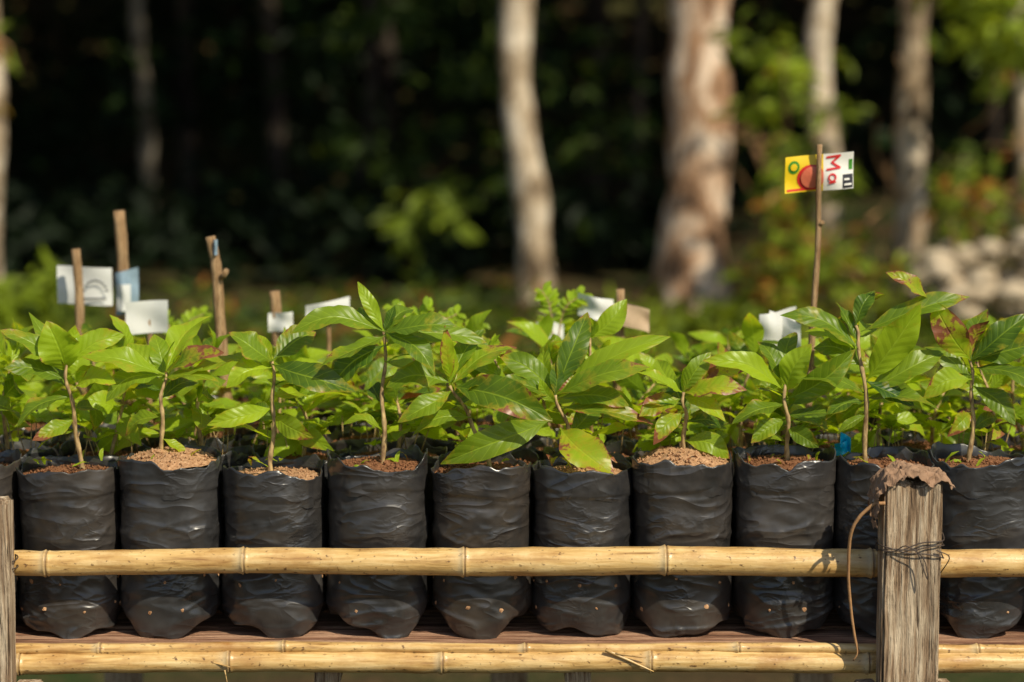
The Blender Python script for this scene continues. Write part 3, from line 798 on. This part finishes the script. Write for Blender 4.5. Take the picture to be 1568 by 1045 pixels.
patch(0.03, .3, .04, .10, .0008, 2); patch(.84, .99, .03, .40, .0008, 5); patch(.86, .97, .10, .15, .002, 1); patch(.86, .94, .24, .29, .002, 1)
patch(.93, .985, .52, .80, .0008, 4)
def stroke(pts, w=.028):
    for a, b in zip(pts[:-1], pts[1:]):
        a = np.array(a); b = np.array(b); d = b - a; dd = np.array([d[0] * 2, d[1]]); dd /= np.linalg.norm(dd); pn = np.array([-dd[1] * .5, dd[0]]) * w * 2
        V = []
        for t in np.linspace(-.04, 1.04, 5):
            c = a + (b - a) * t
            V += [pk(*(c - pn * .5), .0016), pk(*(c + pn * .5), .0016)]
        mb.add(V, [(2 * i, 2 * i + 1, 2 * i + 3, 2 * i + 2) for i in range(4)], None, None, 2)
stroke([(.61, .90), (.80, .93)]); stroke([(.80, .93), (.68, .75)]); stroke([(.68, .75), (.80, .60)]); stroke([(.80, .60), (.61, .57)])
an = np.linspace(0, 2 * math.pi, 11)
stroke([(.685 + .05 * math.cos(a), .34 + .10 * math.sin(a)) for a in an], .024); stroke([(.735, .22), (.64, .20)], .024)
mb.obj('seed_packet', [M['yellow'], M['white'], M['red'], M['pink'], M['green'], M['black']], e)
mb = MB(); sheet(mb, .508, .530, 1.058, 1.078, .080, 0, .008, .006, seed=2); sheet(mb, .515, .532, 1.066, 1.090, .078, 0, -.01, .006, seed=5)
stick(mb, [(.52, .088, 1.03), (.522, .088, 1.085)], .002, .002, 0)
mb.obj('cyan_plastic_tag', M['cyan'])

# ------------------------------------------------------------------ ground and hill
def grid(x0, x1, y0, y1, nx, ny, fz):
    xs = np.linspace(x0, x1, nx); ys = np.linspace(y0, y1, ny)
    Xg, Yg = np.meshgrid(xs, ys, indexing='ij'); Z = fz(Xg, Yg)
    V = np.stack([Xg, Yg, Z], -1).reshape(-1, 3)
    F = [(i * ny + j, (i + 1) * ny + j, (i + 1) * ny + j + 1, i * ny + j + 1) for i in range(nx - 1) for j in range(ny - 1)]
    mb = MB(); mb.add(V, F); return mb
def gz(x, y):
    w = np.clip((y - 4) / 6, 0, 1)
    return w * 0.12 * fbm(np.stack([x * .5, y * .5, x * 0], -1), 3, 3) + np.clip((y - 19) / 8, 0, 1) ** 1.3 * 6 + np.clip((x - 1.6) / 2, 0, 1) * np.clip((y - 7) / 3, 0, 1) * .35
grid(-150, 150, -150, 27, 401, 240, gz).obj('ground', M['ground'])
grid(-150, 150, 26.5, 80, 80, 30, lambda x, y: 5.7 + (y - 26.5) * .45 + 1.5 * fbm(np.stack([x * .1, y * .1, x * 0], -1), 6, 3)).obj('backdrop_hill', M['backdrop_hill'])  # backdrop slope added behind the trees to shut out bright sky

# ------------------------------------------------------------------ foliage clouds
def cloud(name, clumps, mat, parent=None, seed=1, upb=0.8, ratio=0.42):
    g = np.random.default_rng(seed); mb = MB()
    AV, AT = [], []; tot = 0
    for (cx, cy, cz, rx, ry, rz, n, size, y0, y1, dp) in clumps:
        p = g.normal(0, 1, (n, 3)); p /= np.linalg.norm(p, axis=1)[:, None]; p *= g.random((n, 1)) ** (1 / 2.2)
        C = np.array([cx, cy, cz]) + p * np.array([rx, ry, rz])
        a = g.normal(0, 1, (n, 3)); a[:, 2] *= .6; a[:, 2] -= .25; a /= np.linalg.norm(a, axis=1)[:, None]
        N = g.normal(0, 1, (n, 3)) * .7 + np.array([0, -.4, upb])
        s = np.cross(a, N); s /= np.linalg.norm(s, axis=1)[:, None] + 1e-9; nn = np.cross(s, a)
        L = size * g.uniform(.6, 1.3, (n, 1)); w = L * ratio * g.uniform(.7, 1.2, (n, 1)) * .5
        c = -nn * L * .08
        V = np.stack([C, C + a * L * .3 + s * w * .9, C + a * L * .68 + s * w * .75, C + a * L + c * 2, C + a * L * .68 - s * w * .75, C + a * L * .3 - s * w * .9], 1)
        V[:, [1, 2, 4, 5]] += (nn * L * .06)[:, None, :]
        t = np.stack([g.uniform(y0, y1, n), (g.random(n) < dp) * g.uniform(.5, 1, n), g.random(n)], 1)
        AV.append(V.reshape(-1, 3)); AT.append(np.repeat(t, 6, 0)); tot += n
    F = []
    for i in range(tot):
        b = i * 6; F.append((b, b + 1, b + 2, b + 3)); F.append((b, b + 3, b + 4, b + 5))
    mb.add(np.concatenate(AV), F, None, np.concatenate(AT))
    return mb.obj(name, mat, parent, smooth=False)

def tree(name, base, top_dx, r0, H, mat, seed, crown_n=700, crown_z=4.8, wob=.04, leafm='bgleaf', lean_y=0.0, cr=1.5):
    g = np.random.default_rng(seed)
    e = empty(name, base)
    k = 60; zz = np.linspace(-0.15, H, k)
    P = np.stack([top_dx * zz / 2.0 + wob * np.sin(zz * 1.9 + seed) + wob * .35 * np.sin(zz * 4.7 + seed * 2), lean_y * zz + wob * np.sin(zz * 1.3 + seed * 2), zz], 1)
    P[:, :2] -= P[0, :2]
    rad = r0 * (1 - .5 * np.clip(zz / H, 0, 1)) * (1 + .30 * np.exp(-np.clip(zz, 0, 9) / .18)) * (1 + .06 * np.sin(zz * 7 + seed) + .03 * np.sin(zz * 15 + seed))
    mb = MB(); tube(mb, P, rad, 18, True, jitter=r0 * .25, seed=seed)
    cl = []
    for q in range(8):
        i = int(k * g.uniform(.6, .95)); s0 = P[i]; a = g.uniform(0, 6.28); L = g.uniform(.8, 1.6)
        en = s0 + np.array([math.cos(a) * L, math.sin(a) * L, g.uniform(.3, 1.0)])
        md = (s0 + en) / 2 + np.array([0, 0, -.1]); tube(mb, smooth_path([s0, md, en], 10), np.linspace(rad[i] * .45, .012, 10), 7)
        cl.append((en[0], en[1], max(en[2], crown_z), cr * .5, cr * .5, .5, crown_n // 8, .2, .1, .6, .02))
    mb.obj('trunk', mat, e)
    cl.append((P[-1][0], P[-1][1], H, cr * .7, cr * .7, .8, crown_n // 3, .2, .1, .6, .02))
    cloud('crown', cl, M[leafm], e, seed)
    return e
tree('forest_tree', (.188, 10.7, 0), -.10, .108, 6.5, M['bark'], 2)
tree('forest_tree', (1.075, 10.7, 0), -.005, .20, 7.5, M['barkbig'], 5, wob=.02)
tree('forest_tree', (1.93, 11.0, 0), .04, .088, 6.2, M['bark'], 8, wob=.05)
tree('forest_tree', (2.28, 10.6, 0), .03, .095, 6.4, M['bark'], 12, wob=.03)
tree('forest_tree', (3.04, 10.4, 0), -.02, .07, 6.2, M['bark'], 14)
tree('forest_tree', (-3.02, 10.3, 0), -.02, .085, 6.2, M['bark'], 17)
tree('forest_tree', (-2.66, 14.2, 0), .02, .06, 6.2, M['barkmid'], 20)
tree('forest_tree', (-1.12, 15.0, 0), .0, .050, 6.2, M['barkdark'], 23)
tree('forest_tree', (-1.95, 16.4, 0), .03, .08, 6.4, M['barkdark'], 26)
tree('forest_tree', (4.4, 12.0, 0), .03, .12, 6.4, M['bark'], 29)
tree('forest_tree', (-5.0, 12.2, 0), .02, .13, 6.4, M['bark'], 32)

g = np.random.default_rng(77)
cl = []
for q in range(270):
    x = g.uniform(-16, 16); y = g.uniform(8.8, 25); z = g.uniform(3.6, 7.5)
    if x > 1.5 and y < 13.4: continue
    if x > -1.0 and y < 11.8: continue
    cl.append((x, y, z, 1.7, 1.4, .55, 120, .42, 0, 1, 0))
for q in range(34):  # extra out-of-view clumps added to shade the left side
    cl.append((g.uniform(-10, -1.8), g.uniform(6.0, 9.5), g.uniform(3.9, 5.5), 1.3, 1.1, .4, 80, .36, 0, 1, 0))
for q in range(7):  # a few unseen clumps added to dapple the sunlight
    cl.append((g.uniform(3.2, 6), g.uniform(5.6, 7.2), g.uniform(4.0, 5.4), .35, .35, .2, 9, .20, 0, 1, 0))
cloud('unseen_shade_canopy', cl, M['darkleaf'], seed=5, ratio=.6)  # out-of-view leaf masses, added and thinned to control background shade
cl = []
for q in range(330):
    x = g.uniform(-13, 13); y = g.uniform(16.5, 22.5); z = g.uniform(.2, 4.5) + max(0, y - 19) * .3
    cl.append((x, y, z, .8, .6, .6, 60, .24, 0, 1, 0))
for q in range(70):      # added dark scrub hiding lit ground, shade put into its leaf colour
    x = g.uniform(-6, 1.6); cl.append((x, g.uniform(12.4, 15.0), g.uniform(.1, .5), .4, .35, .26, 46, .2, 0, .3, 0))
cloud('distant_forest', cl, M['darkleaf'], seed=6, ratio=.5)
mb = MB()
for q in range(24):
    x = g.uniform(-12, 12); y = g.uniform(16, 20); r = g.uniform(.03, .12)
    tube(mb, smooth_path([(x, y, -.1), (x + g.uniform(-.1, .1), y, 2.5), (x + g.uniform(-.3, .3), y, 6)], 12), np.linspace(r, r * .6, 12), 8)
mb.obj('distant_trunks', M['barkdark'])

cl = []
for q in range(30):
    x = g.uniform(-1.3, .1); y = g.uniform(12.4, 14.5); z = g.uniform(.4, 2.0)
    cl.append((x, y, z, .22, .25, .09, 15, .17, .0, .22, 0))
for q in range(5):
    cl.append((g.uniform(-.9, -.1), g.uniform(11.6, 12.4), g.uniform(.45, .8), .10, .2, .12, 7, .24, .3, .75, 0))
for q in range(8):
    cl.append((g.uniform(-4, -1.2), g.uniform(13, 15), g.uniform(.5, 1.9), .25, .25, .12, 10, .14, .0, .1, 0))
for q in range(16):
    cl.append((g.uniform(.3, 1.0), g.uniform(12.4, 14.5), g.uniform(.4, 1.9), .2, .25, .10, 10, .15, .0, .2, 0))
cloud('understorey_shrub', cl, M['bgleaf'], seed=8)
cl = [(1.44, 9.3, 1.49, .13, .15, .09, 15, .2, .9, 1, 0), (1.30, 9.5, 1.30, .13, .15, .10, 12, .15, .6, 1, 0), (1.2, 9.6, 1.7, .12, .15, .10, 10, .14, .3, .6, 0)]
for q in range(14): cl.append((g.uniform(1.35, 1.8), g.uniform(9.2, 10.3), g.uniform(.75, 1.8), .12, .15, .08, 11, .13, .1, .9, .04))
for q in range(36): cl.append((g.uniform(1.3, 2.05), g.uniform(8.9, 10.3), g.uniform(.15, .85), .11, .15, .08, 16, .12, .2, 1, .24))
for q in range(22): cl.append((g.uniform(2.3, 3.2), g.uniform(8.9, 10.0), g.uniform(1.55, 2.2), .15, .2, .07, 17, .17, .5, 1, .02))
for q in range(12): cl.append((g.uniform(2.5, 3.2), g.uniform(10, 12), g.uniform(.6, 1.7), .14, .2, .08, 12, .13, .1, .7, .1))
for q in range(8): cl.append((g.uniform(1.5, 2.2), g.uniform(11.5, 12.5), g.uniform(.6, 1.9), .14, .2, .08, 12, .13, .1, .6, .08))
for q in range(14): cl.append((g.uniform(2.3, 3.0), g.uniform(8.9, 9.6), g.uniform(.6, 1.0), .12, .15, .09, 16, .12, .3, 1, .25))
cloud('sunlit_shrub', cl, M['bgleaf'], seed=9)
cl = []
for q in range(16): cl.append((g.uniform(-2.5, -1.9), g.uniform(5.4, 6.2), g.uniform(.58, .82), .12, .12, .08, 22, .16, .5, .9, 0))
for q in range(10): cl.append((g.uniform(-2.6, -2.0), g.uniform(5.4, 6.2), g.uniform(.1, .55), .2, .12, .2, 24, .16, .2, 1, 0))
for q in range(8): cl.append((g.uniform(-3.2, -2.75), g.uniform(9.0, 9.8), g.uniform(1.0, 2.0), .1, .15, .10, 10, .14, .3, .8, .3))
cloud('fern_clump', cl, M['bgleaf'], seed=10, ratio=.3)
cl = []
for q in range(130):
    x = g.uniform(-4, 4.5); cl.append((x, g.uniform(6.8, 11.2), .12, .35, .35, .12, 34, .17, .3 if x > .4 else 0, 1 if x > .4 else .5, .08))  # left side gets darker leaf tints in place of shade
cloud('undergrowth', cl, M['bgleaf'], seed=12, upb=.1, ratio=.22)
mb = MB()
for q in range(50):
    x = g.uniform(1.2, 3.3); y = g.uniform(9.2, 11); z = g.uniform(.1, 1.2)
    a = np.array([x, y, z]); b = a + np.array([g.uniform(-.4, .4), g.uniform(-.3, .3), g.uniform(-.1, .5)])
    tube(mb, smooth_path([a, (a + b) / 2 + g.normal(0, .06, 3), b], 8), np.linspace(.009, .003, 8), 5)
for q in range(5):
    a = np.array([-3.1, 9.3 + .1 * q, 1.95 - q * .05]); b = a + np.array([g.uniform(.2, .4), -.2, -g.uniform(.1, .3)])
    tube(mb, smooth_path([a, (a + b) / 2 + (0, 0, .06), b], 8), np.linspace(.018, .008, 8), 5)
mb.obj('thicket_branches', M['vine'])
mb = MB()
for q in range(150):
    s = g.uniform(.03, .09); bm = bmesh.new(); bmesh.ops.create_icosphere(bm, subdivisions=2, radius=1)
    V = np.array([v.co[:] for v in bm.verts]); bm.verts.index_update(); F = [[v.index for v in f.verts] for f in bm.faces]; bm.free()
    V = V * (1 + .5 * fbm(V * 1.4 + q * 7, q, 2)[:, None]) * np.array([1.2, 1, .75]) * s
    x = g.uniform(2.2, 3.7); h = max(0, 1 - abs(x - 2.9) / 1.1)
    V += np.array([x, g.uniform(8.6, 9.4), .15 + g.random() * (.28 + .30 * h)])
    mb.add(V, F)
mb.obj('rock_pile', M['rock'], smooth=True)

# ------------------------------------------------------------------ light, sky, camera
d = Vector((0.44, -0.56, 0.70)).normalized()
sun = bpy.data.lights.new('sun', 'SUN'); sun.energy = 5.0; sun.angle = R(0.5); sun.color = (1.0, 0.90, 0.70)
so = bpy.data.objects.new('sun', sun); link(so); so.rotation_euler = d.to_track_quat('Z', 'Y').to_euler(); so.location = (4, -5, 8)
w = bpy.data.worlds.new('World'); bpy.context.scene.world = w; w.use_nodes = True
nt = w.node_tree; bg = nt.nodes['Background']; sk = nt.nodes.new('ShaderNodeTexSky'); sk.sky_type = 'NISHITA'; sk.sun_disc = False
sk.sun_elevation = math.asin(d.z); sk.sun_rotation = math.atan2(d.x, d.y)
nt.links.new(sk.outputs[0], bg.inputs[0]); bg.inputs[1].default_value = 0.10

cam = bpy.data.cameras.new('camera'); co = bpy.data.objects.new('camera', cam); link(co)
co.location = (0, -3.67, 1.718); co.rotation_euler = (R(90 - 7.3), 0, 0)
cam.lens = 85; cam.sensor_width = 36; cam.clip_end = 500; cam.clip_start = .05
cam.dof.use_dof = True; cam.dof.focus_distance = 3.64; cam.dof.aperture_fstop = 2.5
bpy.context.scene.camera = co
sc = bpy.context.scene
sc.view_settings.view_transform = 'Standard'; sc.view_settings.look = 'None'; sc.view_settings.exposure = 0
